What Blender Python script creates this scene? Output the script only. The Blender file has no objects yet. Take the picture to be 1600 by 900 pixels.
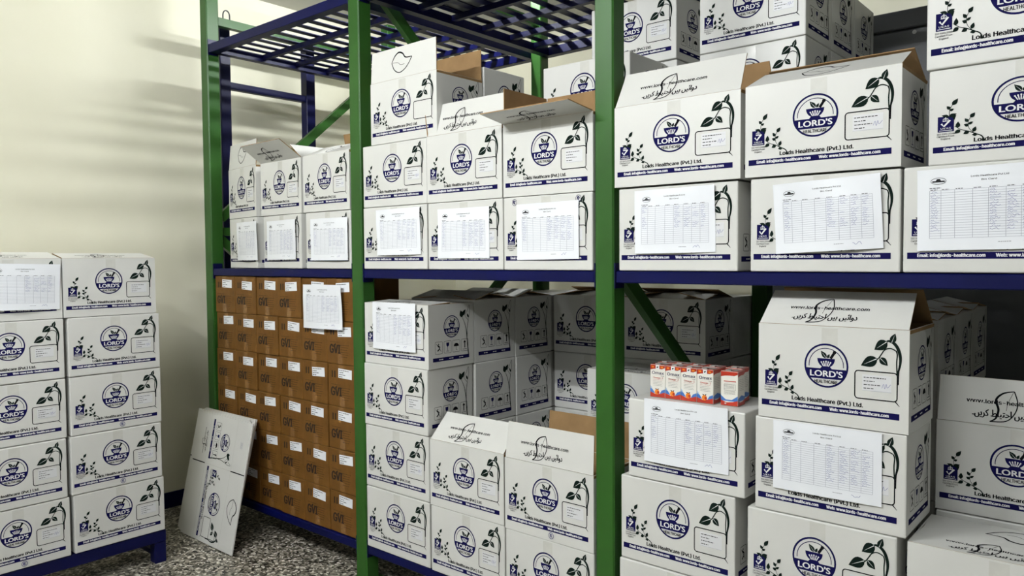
import bpy, bmesh, math, random
from mathutils import Matrix, Vector
random.seed(7)
scene = bpy.context.scene
COL = scene.collection
PI = math.pi

# ------------------------------------------------------------------ camera, light, exposure
cam_d = bpy.data.cameras.new('camera'); cam = bpy.data.objects.new('camera', cam_d); COL.objects.link(cam)
cam_d.sensor_width = 36.0; cam_d.lens = 1189.6 / 1600 * 36.0; cam_d.clip_start = 0.02
yaw, pitch, roll = -0.7069, -0.0399, -0.0075
fw = Vector((math.sin(yaw)*math.cos(pitch), math.cos(yaw)*math.cos(pitch), math.sin(pitch)))
rt = Vector((math.cos(yaw), -math.sin(yaw), 0)); up = rt.cross(fw)
r2 = rt*math.cos(roll) + up*math.sin(roll); u2 = up*math.cos(roll) - rt*math.sin(roll)
M = Matrix((( r2.x, u2.x, -fw.x, 4.5049), (r2.y, u2.y, -fw.y, -2.3533), (r2.z, u2.z, -fw.z, 1.6151), (0, 0, 0, 1)))
cam.matrix_world = M
scene.camera = cam

world = bpy.data.worlds.new('world'); scene.world = world; world.use_nodes = True
world.node_tree.nodes['Background'].inputs[0].default_value = (0.8, 0.85, 0.9, 1)
world.node_tree.nodes['Background'].inputs[1].default_value = 0.02
scene.view_settings.view_transform = 'Standard'; scene.view_settings.look = 'None'
scene.view_settings.gamma = 1.0; scene.view_settings.use_curve_mapping = False
scene.view_settings.exposure = 0.70
# tube lights: one line over the aisle, one line behind it above the racks
LIGHTS = [(2.0, -2.8), (3.7, -3.2), (7.3, -2.1), (10.3, -2.1), (5.6, 1.1), (8.6, 1.1), (1.35, 0.80)]
LIGHT_W = [345.0, 215.0, 25.0, 170.0, 12.0, 35.0, 120.0]
CEIL = 3.45

# ------------------------------------------------------------------ materials
MATS = {}
def mat(name, col, rough=0.5, spec=0.5, noise=0.0, nscale=6.0, bump=0.0, bscale=40.0, metal=0.0, coat=0.0, emit=None, alpha=1.0):
    m = bpy.data.materials.new(name); m.use_nodes = True
    nt = m.node_tree; b = nt.nodes['Principled BSDF']
    b.inputs['Roughness'].default_value = rough; b.inputs['Metallic'].default_value = metal
    b.inputs['Specular IOR Level'].default_value = spec
    b.inputs['Coat Weight'].default_value = coat; b.inputs['Coat Roughness'].default_value = 0.25
    b.inputs['Alpha'].default_value = alpha
    c = (*col, 1)
    tc = nt.nodes.new('ShaderNodeTexCoord')
    if noise:
        n = nt.nodes.new('ShaderNodeTexNoise'); n.inputs['Scale'].default_value = nscale; n.inputs['Detail'].default_value = 4
        nt.links.new(tc.outputs['Object'], n.inputs['Vector'])
        r = nt.nodes.new('ShaderNodeValToRGB')
        r.color_ramp.elements[0].position = 0.3; r.color_ramp.elements[1].position = 0.7
        r.color_ramp.elements[0].color = (*[x*(1-noise) for x in col], 1)
        r.color_ramp.elements[1].color = (*[min(1, x*(1+noise)) for x in col], 1)
        nt.links.new(n.outputs['Fac'], r.inputs['Fac']); nt.links.new(r.outputs['Color'], b.inputs['Base Color'])
    else:
        b.inputs['Base Color'].default_value = c
    if bump:
        n2 = nt.nodes.new('ShaderNodeTexNoise'); n2.inputs['Scale'].default_value = bscale; n2.inputs['Detail'].default_value = 3
        nt.links.new(tc.outputs['Object'], n2.inputs['Vector'])
        bp = nt.nodes.new('ShaderNodeBump'); bp.inputs['Strength'].default_value = bump; bp.inputs['Distance'].default_value = 0.01
        nt.links.new(n2.outputs['Fac'], bp.inputs['Height']); nt.links.new(bp.outputs['Normal'], b.inputs['Normal'])
    if emit:
        b.inputs['Emission Color'].default_value = (*emit[:3], 1); b.inputs['Emission Strength'].default_value = emit[3]
    MATS[name] = m
    return m
mat('carton_white', (0.63, 0.628, 0.60), 0.40, 0.45, noise=0.025, nscale=5, bump=0.04, bscale=9)
mat('kraft', (0.30, 0.185, 0.085), 0.75, 0.2, noise=0.12, nscale=12)
mat('brown_board', (0.142, 0.064, 0.012), 0.5, 0.2, noise=0.16, nscale=14, bump=0.12, bscale=25)
mat('navy_ink', (0.0085, 0.0075, 0.062), 0.75, 0.03)
mat('black_ink', (0.006, 0.006, 0.008), 0.75, 0.03)
mat('leaf_ink', (0.007, 0.014, 0.011), 0.75, 0.03)
mat('white_ink', (0.72, 0.72, 0.72), 0.5, 0.3)
mat('brown_ink', (0.018, 0.012, 0.010), 0.6, 0.2)
mat('faint_brown_ink', (0.045, 0.020, 0.008), 0.6, 0.2)
mat('paper', (0.80, 0.82, 0.86), 0.28, 0.5, noise=0.02, nscale=8)
mat('sticker_paper', (0.66, 0.665, 0.68), 0.35, 0.4)
mat('grid_ink', (0.33, 0.34, 0.40), 0.5, 0.2)
mat('dark_grey_ink', (0.10, 0.10, 0.12), 0.5, 0.2)
mat('pen_ink', (0.16, 0.17, 0.38), 0.5, 0.2)
mat('clear_tape', (0.60, 0.595, 0.555), 0.25, 0.5, noise=0.03, nscale=30)
mat('brown_tape', (0.21, 0.105, 0.032), 0.2, 0.5, noise=0.15, nscale=30, bump=0.2, bscale=60)
mat('tape_ink', (0.07, 0.07, 0.20), 0.4, 0.3)
mat('green_paint', (0.022, 0.088, 0.012), 0.38, 0.3, noise=0.14, nscale=4, bump=0.03, bscale=18)
mat('blue_paint', (0.0015, 0.003, 0.048), 0.40, 0.16, noise=0.12, nscale=5)
mat('dark_blue_paint', (0.0018, 0.0028, 0.040), 0.38, 0.22, noise=0.12, nscale=5)
mat('grey_plastic', (0.15, 0.155, 0.165), 0.22, 0.5, noise=0.06, nscale=3)
mat('dull_wall', (0.22, 0.22, 0.21), 0.7, 0.3, noise=0.1, nscale=2)  # for the unseen walls, darkened to reduce bounced fill light
mat('ceiling_paint', (0.62, 0.61, 0.56), 0.8, 0.2)
for i_, w_ in enumerate(LIGHT_W): mat('lamp_glow_%d' % i_, (1, 1, 1), 0.5, 0.2, emit=(0.96, 0.99, 1.0, w_))
mat('lamp_metal', (0.7, 0.7, 0.7), 0.4, 0.5)
mat('red_ink', (0.42, 0.030, 0.012), 0.32, 0.5)
mat('orange_ink', (0.75, 0.22, 0.02), 0.32, 0.5)
mat('sky_ink', (0.055, 0.17, 0.48), 0.32, 0.5)
mat('pale_blue_ink', (0.38, 0.48, 0.60), 0.32, 0.5)
mat('box_gloss_white', (0.76, 0.74, 0.68), 0.25, 0.5)
mat('film', (0.42, 0.40, 0.38), 0.12, 0.7)
mat('black_rubber', (0.01, 0.01, 0.012), 0.5, 0.4)

def wall_mat():
    m = bpy.data.materials.new('cream_wall_paint'); m.use_nodes = True; nt = m.node_tree; b = nt.nodes['Principled BSDF']
    b.inputs['Roughness'].default_value = 0.55; b.inputs['Specular IOR Level'].default_value = 0.3
    tc = nt.nodes.new('ShaderNodeTexCoord'); n = nt.nodes.new('ShaderNodeTexNoise'); n.inputs['Scale'].default_value = 1.6; n.inputs['Detail'].default_value = 5
    nt.links.new(tc.outputs['Object'], n.inputs['Vector'])
    r = nt.nodes.new('ShaderNodeValToRGB'); r.color_ramp.elements[0].position = .35; r.color_ramp.elements[1].position = .7
    r.color_ramp.elements[0].color = (0.78, 0.755, 0.60, 1); r.color_ramp.elements[1].color = (0.83, 0.805, 0.655, 1)
    nt.links.new(n.outputs['Fac'], r.inputs['Fac']); nt.links.new(r.outputs['Color'], b.inputs['Base Color'])
    n2 = nt.nodes.new('ShaderNodeTexNoise'); n2.inputs['Scale'].default_value = 5
    nt.links.new(tc.outputs['Object'], n2.inputs['Vector'])
    bp = nt.nodes.new('ShaderNodeBump'); bp.inputs['Strength'].default_value = .12; bp.inputs['Distance'].default_value = .03
    nt.links.new(n2.outputs['Fac'], bp.inputs['Height']); nt.links.new(bp.outputs['Normal'], b.inputs['Normal'])
    MATS['wall'] = m
wall_mat()
def floor_mat():
    m = bpy.data.materials.new('terrazzo'); m.use_nodes = True; nt = m.node_tree; b = nt.nodes['Principled BSDF']
    b.inputs['Roughness'].default_value = 0.35
    tc = nt.nodes.new('ShaderNodeTexCoord')
    v = nt.nodes.new('ShaderNodeTexVoronoi'); v.inputs['Scale'].default_value = 85; v.feature = 'F1'
    n = nt.nodes.new('ShaderNodeTexNoise'); n.inputs['Scale'].default_value = 60; n.inputs['Detail'].default_value = 2
    mx = nt.nodes.new('ShaderNodeMixRGB'); mx.inputs[0].default_value = 0.02
    nt.links.new(tc.outputs['Object'], n.inputs['Vector'])
    nt.links.new(tc.outputs['Object'], mx.inputs[1]); nt.links.new(n.outputs['Color'], mx.inputs[2])
    nt.links.new(mx.outputs[0], v.inputs['Vector'])
    sp = nt.nodes.new('ShaderNodeSeparateColor'); nt.links.new(v.outputs['Color'], sp.inputs[0])
    r = nt.nodes.new('ShaderNodeValToRGB'); r.color_ramp.interpolation = 'CONSTANT'
    e = r.color_ramp.elements
    e[0].position = 0; e[0].color = (0.012, 0.011, 0.009, 1)
    e[1].position = 0.22; e[1].color = (0.10, 0.092, 0.072, 1)
    for p, c in ((0.42, (0.21, 0.192, 0.152, 1)), (0.66, (0.37, 0.342, 0.28, 1)), (0.86, (0.66, 0.63, 0.55, 1))):
        q = e.new(p); q.color = c
    nt.links.new(sp.outputs[0], r.inputs['Fac']); nt.links.new(r.outputs['Color'], b.inputs['Base Color'])
    MATS['terrazzo'] = m
floor_mat()

# ------------------------------------------------------------------ mesh helpers
class MB:
    """collects faces with material slots; build() links ONE mesh object"""
    def __init__(s): s.v = []; s.f = []; s.m = []
    def face(s, pts, mi=0):
        i = len(s.v); s.v += [tuple(p) for p in pts]; s.f.append(tuple(range(i, i+len(pts)))); s.m.append(mi)
    def box(s, x0, x1, y0, y1, z0, z1, mi=0):
        i = len(s.v)
        s.v += [(x, y, z) for z in (z0, z1) for y in (y0, y1) for x in (x0, x1)]
        for q in ((0,2,3,1), (4,5,7,6), (0,1,5,4), (1,3,7,5), (3,2,6,7), (2,0,4,6)):
            s.f.append(tuple(i+k for k in q)); s.m.append(mi)
    def bar(s, a, b, w, h, mi=0, upv=(0, 0, 1)):
        a = Vector(a); b = Vector(b); d = (b-a).normalized(); u = Vector(upv)
        if abs(d.dot(u)) > .98: u = Vector((1, 0, 0))
        sd = d.cross(u).normalized(); u = sd.cross(d)
        i = len(s.v)
        for p in (a, b):
            for (p1, p2) in ((-1,-1), (1,-1), (1,1), (-1,1)):
                s.v.append(tuple(p + sd*p1*w/2 + u*p2*h/2))
        for q in ((0,1,2,3), (7,6,5,4), (0,4,5,1), (1,5,6,2), (2,6,7,3), (3,7,4,0)):
            s.f.append(tuple(i+k for k in q)); s.m.append(mi)
    def mesh(s, name, mats, bevel=0.0, seg=1):
        me = bpy.data.meshes.new(name); me.from_pydata(s.v, [], s.f)
        for m in mats: me.materials.append(MATS[m])
        me.polygons.foreach_set('material_index', s.m)
        if bevel:
            bm = bmesh.new(); bm.from_mesh(me); bmesh.ops.recalc_face_normals(bm, faces=bm.faces)
            bmesh.ops.bevel(bm, geom=list(bm.edges), offset=bevel, segments=seg, affect='EDGES', profile=0.5)
            bm.to_mesh(me); bm.free()
        me.update(); return me
def link(name, me, parent=None, loc=(0,0,0), rot=(0,0,0)):
    o = bpy.data.objects.new(name, me); COL.objects.link(o); o.location = loc; o.rotation_euler = rot
    if parent: o.parent = parent
    return o
def tag(o, label=None, cat=None, group=None, kind=None):
    if label: o['label'] = label
    if cat: o['category'] = cat
    if group: o['group'] = group
    if kind: o['kind'] = kind
    return o
def thing(name, label, cat, loc, rz=0, group=None):
    return tag(link(name, None, None, loc, (0, 0, rz)), label, cat, group)

# ---- flat artwork in a plane: x right, y up, z towards the viewer
_tc = {}
URDU = ''.join(reversed('\uFEA9\uFEED\uFE8D\uFE8B\uFBFF\uFB9F \uFBA8\uFBFF\uFB9F \uFE8D\uFEA3\uFE98\uFBFF\uFE8E\uFEC1 \uFB90\uFEAE\uFBFE\uFB9F\u06D4'))
SANS = None
try:      # Blender's own interface typeface, plain sans like the print
    import os
    SANS = bpy.data.fonts.load(os.path.join(bpy.utils.system_resource('DATAFILES', path='fonts'), 'Inter.woff2'))
except Exception:
    SANS = None
def glyphs(s, bold=0.0, res=2):
    k = (s, bold, res)
    if k not in _tc:
        c = bpy.data.curves.new('txt', 'FONT'); c.body = s
        if SANS and s not in (URDU, "LORD'S"): c.font = SANS
        c.size = 1.0; c.resolution_u = res; c.offset = bold
        o = bpy.data.objects.new('txt', c); COL.objects.link(o)
        dg = bpy.context.evaluated_depsgraph_get(); dg.update()
        me = bpy.data.meshes.new_from_object(o.evaluated_get(dg))
        vs = [(v.co.x, v.co.y) for v in me.vertices]; fs = [tuple(p.vertices) for p in me.polygons]
        bpy.data.objects.remove(o); bpy.data.curves.remove(c); bpy.data.meshes.remove(me)
        _tc[k] = (vs, fs)
    return _tc[k]
def capheight(t):
    if t in (URDU, "LORD'S"): return 0.70
    return max(v[1] for v in glyphs('H', 0.0, 1)[0])
class Art(MB):
    step = 1e-5; lay = 0.0
    def up(s, z): s.lay += s.step; return z + s.lay
    def text(s, t, x, y, w, h, mi, z=0.0004, bold=0.03, res=2, fn=None):
        """left x, baseline y, total width w, cap height h"""
        vs, fs = glyphs(t, 0.0, res); z = s.up(z)
        x0 = min(v[0] for v in vs); x1 = max(v[0] for v in vs)
        kx = w/(x1-x0); ky = h/capheight(t)
        e = bold*h
        for q, (dx, dy) in enumerate(((-e, 0), (e, 0), (0, e*.7)) if e else ((0, 0),)):
            i = len(s.v)
            for a, b in vs:
                s.v.append((x+(a-x0)*kx+dx, y+b*ky+dy, z+q*.00006))
            for f in fs:
                s.f.append(tuple(i+k for k in f)); s.m.append(mi)
    def rect(s, x0, x1, y0, y1, mi, z=0.0003):
        z = z + s.lay; s.face([(x0,y0,z), (x1,y0,z), (x1,y1,z), (x0,y1,z)], mi)
    def poly(s, pts, mi, z=0.0003):
        z = s.up(z); s.face([(x, y, z) for x, y in pts], mi)
    def stroke(s, pts, w, mi, z=0.0003, closed=False):
        n = len(pts); L = []; R = []; z = s.up(z)
        for i in range(n):
            if closed: a = pts[i-1]; b = pts[(i+1) % n]
            else: a = pts[max(i-1, 0)]; b = pts[min(i+1, n-1)]
            dx, dy = b[0]-a[0], b[1]-a[1]; l = math.hypot(dx, dy) or 1e-9
            ww = (w(i/(n-1)) if callable(w) else w)/2
            nx, ny = -dy/l*ww, dx/l*ww
            L.append((pts[i][0]+nx, pts[i][1]+ny)); R.append((pts[i][0]-nx, pts[i][1]-ny))
        for i in range(n if closed else n-1):
            j = (i+1) % n
            s.face([(*R[i], z), (*R[j], z), (*L[j], z), (*L[i], z)], mi)
    def ring(s, cx, cy, r0, r1, a0=0, a1=2*PI, n=40, mi=0, z=0.0003):
        z = s.up(z)
        for i in range(n):
            a = a0+(a1-a0)*i/n; b = a0+(a1-a0)*(i+1)/n
            s.face([(cx+r0*math.cos(a), cy+r0*math.sin(a), z), (cx+r1*math.cos(a), cy+r1*math.sin(a), z),
                    (cx+r1*math.cos(b), cy+r1*math.sin(b), z), (cx+r0*math.cos(b), cy+r0*math.sin(b), z)], mi)
    def leaf(s, b, t, w, mi, rib=None, z=0.0003, n=7):
        dx, dy = t[0]-b[0], t[1]-b[1]; l = math.hypot(dx, dy); nx, ny = -dy/l, dx/l; z = s.up(z)
        P = []; Q = []
        for i in range(n+1):
            k = i/n; r = w/2*math.sin(PI*k**0.8)*(1-.15*k)
            P.append((b[0]+dx*k+nx*r, b[1]+dy*k+ny*r)); Q.append((b[0]+dx*k-nx*r, b[1]+dy*k-ny*r))
        for i in range(n):
            s.face([(*Q[i], z), (*Q[i+1], z), (*P[i+1], z), (*P[i], z)], mi)
        if rib is not None:
            s.stroke([(b[0]+dx*k, b[1]+dy*k) for k in (0.05, .45, .8)], lambda q: w*.06*(1-q)+.0002, rib, z+.0003)
    def rrect(s, x0, x1, y0, y1, r, w, mi, z=0.0003):
        P = []
        for cx, cy, a in ((x1-r, y1-r, 0), (x0+r, y1-r, 90), (x0+r, y0+r, 180), (x1-r, y0+r, 270)):
            for k in range(5):
                t = math.radians(a+22.5*k); P.append((cx+r*math.cos(t), cy+r*math.sin(t)))
        s.stroke(P, w, mi, z, True)
def spline(pts, n=6):
    out = []
    P = [pts[0]]+list(pts)+[pts[-1]]
    for i in range(1, len(P)-2):
        for k in range(n):
            t = k/n; a, b, c, d = P[i-1], P[i], P[i+1], P[i+2]
            out.append(tuple(.5*((2*b[j])+(-a[j]+c[j])*t+(2*a[j]-5*b[j]+4*c[j]-d[j])*t*t+(-a[j]+3*b[j]-3*c[j]+d[j])*t**3) for j in (0, 1)))
    out.append(pts[-1]); return out

W0, D0, H0 = 0.45, 0.297, 0.295
INKS = ['navy_ink', 'black_ink', 'white_ink', 'leaf_ink', 'grid_ink', 'pen_ink']
NV, BK, WH, LF, GR, PN = range(6)

def logo(a, cx, cy, R, res=3):
    a.ring(cx, cy, .915*R, R, n=44, mi=NV)
    a.ring(cx, cy, .765*R, .80*R, math.radians(-4), math.radians(184), n=30, mi=NV)
    def chord(y): return math.sqrt(max(0, (.95*R)**2-y*y))
    ys = [-.60*R+(.46*R)*i/4 for i in range(5)]
    a.poly([(cx+chord(y), cy+y) for y in ys]+[(cx-chord(y), cy+y) for y in reversed(ys)], NV)
    bowl = [(cx+.40*R*math.cos(t), cy+.32*R+.42*R*math.sin(t)) for t in [PI+PI*i/12 for i in range(13)]]
    a.poly(bowl, NV, .00035)
    a.poly([(cx-.30*R, cy-.18*R), (cx+.30*R, cy-.18*R), (cx+.16*R, cy-.02*R), (cx-.16*R, cy-.02*R)], NV)
    for k in (-2, -1, 0, 1, 2):
        a.stroke([(cx+k*.055*R, cy-.03*R), (cx+k*.105*R, cy+.19*R-.02*R*abs(k))], .04*R, WH, .0007)
        a.ring(cx+k*.105*R, cy+.19*R-.02*R*abs(k), 0, .035*R, n=6, mi=WH, z=.00078)
    a.stroke([(cx+.20*R, cy+.33*R), (cx+.36*R, cy+.58*R)], .12*R, BK)
    a.ring(cx+.38*R, cy+.62*R, 0, .085*R, n=8, mi=BK)
    a.leaf((cx+.02*R, cy+.34*R), (cx-.24*R, cy+.66*R), .22*R, LF, WH)
    a.leaf((cx+.06*R, cy+.34*R), (cx+.16*R, cy+.54*R), .13*R, LF)
    a.text("LORD'S", cx-.72*R, cy-.50*R, 1.46*R, .27*R, WH, .0008, bold=.05, res=res)
    a.text("HEALTHCARE", cx-.52*R, cy-.80*R, 1.04*R, .15*R, BK, .0005, bold=.05, res=1)

def words(a, x0, y, w, h, mi, rnd, z=.0004):
    x = x0
    while x < x0+w:
        l = rnd.uniform(.35, .9)*h*5
        l = min(l, x0+w-x); a.rect(x, x+l, y, y+h, mi, z); x += l+h*.9

def front_art():
    a = Art(); U = lambda u: u*W0; V = lambda v: v*H0; P = lambda u, v: (u*W0, v*H0)
    a.rect(U(.025), U(.945), V(.128), V(.190), NV)
    a.text('Email: info@lords-healthcare.com', U(.085), V(.146), U(.365), .0092, WH, .0007, bold=.075, res=1)
    a.text('Web: www.lords-healthcare.com', U(.505), V(.146), U(.375), .0092, WH, .0007, bold=.075, res=1)
    a.text('Lords Healthcare (Pvt.) Ltd.', U(.245), V(.216), U(.475), .0122, BK, bold=.075, res=2)
    logo(a, U(.478), V(.600), .0665)
    # address frame and vine
    a.rrect(U(.668), U(.930), V(.305), V(.580), .009, .0033, BK)
    a.stroke([P(.915, .312), P(.932, .285), P(.945, .262)], lambda q: .004*(1-.7*q), BK)
    a.stroke(spline([P(.929, .56), P(.945, .66), P(.946, .745), P(.930, .825), P(.905, .872), P(.878, .888), P(.862, .882)]), lambda q: .0075*math.sin(PI*(.12+.75*q))**1.3+.0016, LF)
    a.stroke(spline([P(.928, .575), P(.925, .68), P(.928, .76), P(.920, .80)]), .0036, LF)
    a.stroke(spline([P(.936, .47), P(.937, .56), P(.941, .66)]), .0034, BK)
    a.stroke(spline([P(.918, .800), P(.885, .818), P(.852, .800), P(.832, .755), P(.815, .715), P(.795, .690)]), .0034, LF)
    a.leaf(P(.808, .712), P(.705, .632), .034, LF, WH)
    a.leaf(P(.822, .722), P(.872, .648), .022, LF, WH)
    a.leaf(P(.868, .884), P(.788, .795), .032, LF, WH)
    a.leaf(P(.893, .870), P(.915, .965), .019, LF, WH)
    # certification badge
    a.rect(U(.050), U(.138), V(.345), V(.505), NV)
    a.stroke([P(.070, .432), P(.084, .402), P(.117, .462)], .0048, WH, .0007)
    a.ring(U(.088), V(.470), .0035, .0050, n=8, mi=WH, z=.0007); a.ring(U(.098), V(.470), .0035, .0050, n=8, mi=WH, z=.0007)
    a.rect(U(.076), U(.110), V(.452), V(.458), WH, .0007); a.rect(U(.091), U(.095), V(.485), V(.498), WH, .0007)
    a.text('UKAS', U(.066), V(.372), U(.056), .0052, WH, .0007, bold=.01, res=1)
    a.rect(U(.058), U(.130), V(.356), V(.362), WH, .0007)
    a.text('ISO 9001:2008', U(.046), V(.315), U(.094), .0048, BK, bold=.02, res=1)
    a.text('Certified From', U(.046), V(.290), U(.094), .0048, BK, bold=.02, res=1)
    a.text('England', U(.068), V(.265), U(.050), .0048, BK, bold=.02, res=1)
    # sprout on the badge, sprigs beside it
    a.leaf(P(.112, .50), P(.070, .520), .010, LF); a.leaf(P(.110, .50), P(.152, .525), .012, LF); a.poly([P(.125, .50), P(.150, .51), P(.140, .46)], LF)
    a.stroke(spline([P(.112, .51), P(.114, .57), P(.128, .62)]), .0014, LF)
    a.leaf(P(.128, .615), P(.158, .680), .013, LF); a.leaf(P(.116, .575), P(.098, .612), .010, LF); a.leaf(P(.115, .56), P(.136, .578), .008, LF)
    a.stroke(spline([P(.142, .395), P(.175, .355), P(.215, .330), P(.250, .300), P(.285, .268), P(.298, .215)]), lambda q: .0014+.0022*q, LF)
    a.stroke(spline([P(.245, .305), P(.218, .360), P(.213, .425), P(.226, .475)]), .0014, LF)
    for b, t, w in (((.158, .375), (.160, .440), .012), ((.172, .352), (.140, .318), .012), ((.218, .330), (.188, .305), .012), ((.262, .290), (.232, .290), .010),
                    ((.240, .318), (.253, .372), .011), ((.216, .385), (.190, .405), .010), ((.213, .425), (.195, .465), .010), ((.214, .40), (.238, .425), .008), ((.224, .468), (.248, .515), .012)):
        a.leaf(P(*b), P(*t), w, LF)
    return a.mesh('printed_front', INKS)
def side_art():
    a = Art(); U = lambda u: u*D0; V = lambda v: v*H0; P = lambda u, v: (u*D0, v*H0)
    a.rect(U(.09), U(.89), V(.105), V(.165), NV)
    for x in (.22, .44, .66): words(a, U(x), V(.128), U(.10), .004, WH, random.Random(3), .0007)
    logo(a, U(.50), V(.64), .052, 1)
    for i, x in enumerate((.14, .33, .52, .71)):
        a.rrect(U(x), U(x+.155), V(.225), V(.415), .005, .0016, BK)
        c = x+.0775
        if i == 0:
            a.stroke([P(c-.03, .27), P(c+.01, .30), P(c+.02, .33), P(c-.02, .36), P(c+.0, .385)], .006, BK); a.stroke([P(c-.05, .385), P(c+.05, .26)], .0022, BK)
        elif i == 1:
            a.poly([P(c-.032, .39), P(c-.028, .345), P(c, .318), P(c+.028, .345), P(c+.032, .39)], NV); a.stroke([P(c, .32), P(c, .262)], .0025, NV); a.rect(U(c-.03), U(c+.03), V(.25), V(.258), NV)
        elif i == 2:
            a.poly([(U(c)+.017*math.cos(t), V(.315)+.016*math.sin(t)) for t in [PI*k/8 for k in range(9)]], BK); a.stroke([P(c, .315), P(c, .26), P(c+.02, .25)], .0022, BK)
        else:
            a.stroke([P(c, .275), P(c, .385)], .006, BK); a.poly([P(c-.03, .36), P(c+.03, .36), P(c, .40)], BK); a.rect(U(c-.05), U(c+.05), V(.25), V(.257), BK)
    a.stroke(spline([P(.875, .165), P(.855, .30), P(.835, .50), P(.80, .65), P(.74, .765)]), lambda q: .0068*(1-.7*q), LF)
    a.stroke(spline([P(.845, .45), P(.850, .60), P(.875, .72)]), .003, LF)
    a.leaf(P(.735, .77), P(.70, .885), .026, LF); a.leaf(P(.735, .80), P(.815, .895), .020, LF)
    a.stroke(spline([P(.87, .72), P(.80, .80), P(.85, .87), P(.90, .96), P(.905, .84), P(.87, .72)]), .0018, LF)
    a.leaf(P(.88, .76), P(.845, .83), .010, LF)
    return a.mesh('printed_side', INKS)
FL = D0/2
def flap_text_art():
    a = Art(); U = lambda u: (u-.5)*W0; V = lambda v: v*FL; P = lambda u, v: (U(u), V(v))
    a.text('www.lords-healthcare.com', U(.185), V(.46), U(.72)-U(.185), .0125, BK, bold=.06, res=2)
    a.text(URDU, U(.22), V(.19), U(.66)-U(.22), .021, BK, bold=.045, res=2)
    a.stroke(spline([P(.465, .76), P(.40, .70), P(.36, .55), P(.375, .35), P(.36, .16), P(.325, .08)]), lambda q: .0055*math.sin(PI*(.1+.8*q))+.001, BK, .0008)
    a.stroke(spline([P(.325, .08), P(.42, .12), P(.47, .30), P(.485, .52), P(.465, .76)]), .0032, BK, .0008)
    a.stroke(spline([P(.46, .74), P(.43, .50), P(.42, .34)]), .0012, BK, .0008)
    return a.mesh('printed_flap', INKS)
def flap_leaf_art():
    a = Art(); U = lambda u: (u-.5)*W0; V = lambda v: v*FL; P = lambda u, v: (U(u), V(v))
    a.stroke(spline([P(.335, .53), P(.38, .72), P(.44, .82), P(.50, .76), P(.545, .62), P(.64, .60)]), lambda q: .0060*math.sin(PI*(.1+.8*q))+.0015, BK)
    a.stroke(spline([P(.64, .60), P(.59, .40), P(.53, .25), P(.45, .18), P(.375, .30), P(.335, .53)]), .0045, BK)
    a.stroke(spline([P(.345, .53), P(.43, .50), P(.47, .42), P(.53, .42)]), .002, BK)
    return a.mesh('printed_flap', INKS)
def flap_mesh(L, F, name):
    b = MB(); t = .004; x = L/2-.002; k = .006
    lo = [(-x, .001, -t), (x, .001, -t), (x-k, F, -t), (-x+k, F, -t)]; hi = [(p[0], p[1], 0) for p in lo]
    b.face(hi, 0); b.face(lo[::-1], 1)
    for i in range(4): j = (i+1) % 4; b.face([lo[i], lo[j], hi[j], hi[i]], 1)
    return b.mesh(name, ['carton_white', 'kraft'])
def sticker_art(seed):
    r = random.Random(seed); a = Art(); x0, x1, y0, y1 = .715*W0, .895*W0, .385*H0, .545*H0
    a.rect(x0, x1, y0, y1, 3, .0006)
    a.stroke([(x0, y0+.001), (x1, y0+.001)], .0006, 4, .0008)
    for i, w in enumerate((.85, .42, .66, .38)):
        words(a, x0+.004, y1-.009-i*.0105, (x1-x0-.008)*w, .0023, 0, r, .0009)
    if seed % 2:
        x, y = x0+.055, y0+.012
        a.stroke(spline([(x, y), (x+.005, y+.012), (x+.008, y-.002), (x+.012, y+.013), (x+.015, y+.002), (x+.024, y+.012)], 4), .0010, 1, .0009)
    return a.mesh('label_sticker', ['black_ink', 'pen_ink', 'white_ink', 'sticker_paper', 'grid_ink'])
def body_closed():
    b = MB(); b.box(-W0/2, W0/2, 0, D0, 0, H0)
    me = b.mesh('carton_body', ['carton_white'], .0045, 2)
    return me
def body_open():
    b = MB(); t = .005; x, y = W0/2, D0
    b.box(-x, x, 0, t, 0, H0); b.box(-x, x, y-t, y, 0, H0); b.box(-x, -x+t, t, y-t, 0, H0); b.box(x-t, x, t, y-t, 0, H0)
    b.box(-x+t, x-t, t, y-t, 0, t)
    i = len(b.f)
    e = .0006     # kraft lining
    b.face([(-x+t, t+e, t), (-x+t, t+e, H0-e), (x-t, t+e, H0-e), (x-t, t+e, t)], 1)
    b.face([(-x+t, y-t-e, t), (x-t, y-t-e, t), (x-t, y-t-e, H0-e), (-x+t, y-t-e, H0-e)], 1)
    b.face([(-x+t+e, t, t), (-x+t+e, y-t, t), (-x+t+e, y-t, H0-e), (-x+t+e, t, H0-e)], 1)
    b.face([(x-t-e, t, t), (x-t-e, t, H0-e), (x-t-e, y-t, H0-e), (x-t-e, y-t, t)], 1)
    b.face([(-x+t, t, t+e), (x-t, t, t+e), (x-t, y-t, t+e), (-x+t, y-t, t+e)], 1)
    return b.mesh('open_carton_body', ['carton_white', 'kraft'])
def tape_front():
    a = Art(); a.rect(-.024, .024, H0-.062, H0-.005, 0, .0002); return a.mesh('packing_tape', ['clear_tape'])
def tape_mark():
    a = Art(); c = H0*.075
    a.ring(0, c, .0108, .0132, n=18, mi=0, z=.0016); a.ring(0, c, .0035, .0068, math.radians(30), math.radians(280), n=10, mi=0, z=.0016); a.stroke([(-.005, c+.006), (.005, c-.006)], .0032, 0, .0016)
    return a.mesh('packing_tape', ['tape_ink', 'clear_tape'])
ME = dict(front=front_art(), side=side_art(), ftext=flap_text_art(), fleaf=flap_leaf_art(), long=flap_mesh(W0, FL, 'long_flap'), short=flap_mesh(D0, FL, 'short_flap'),
          closed=body_closed(), open=body_open(), tape=tape_front(), mark=tape_mark(), st=[sticker_art(i) for i in range(4)])

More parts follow.
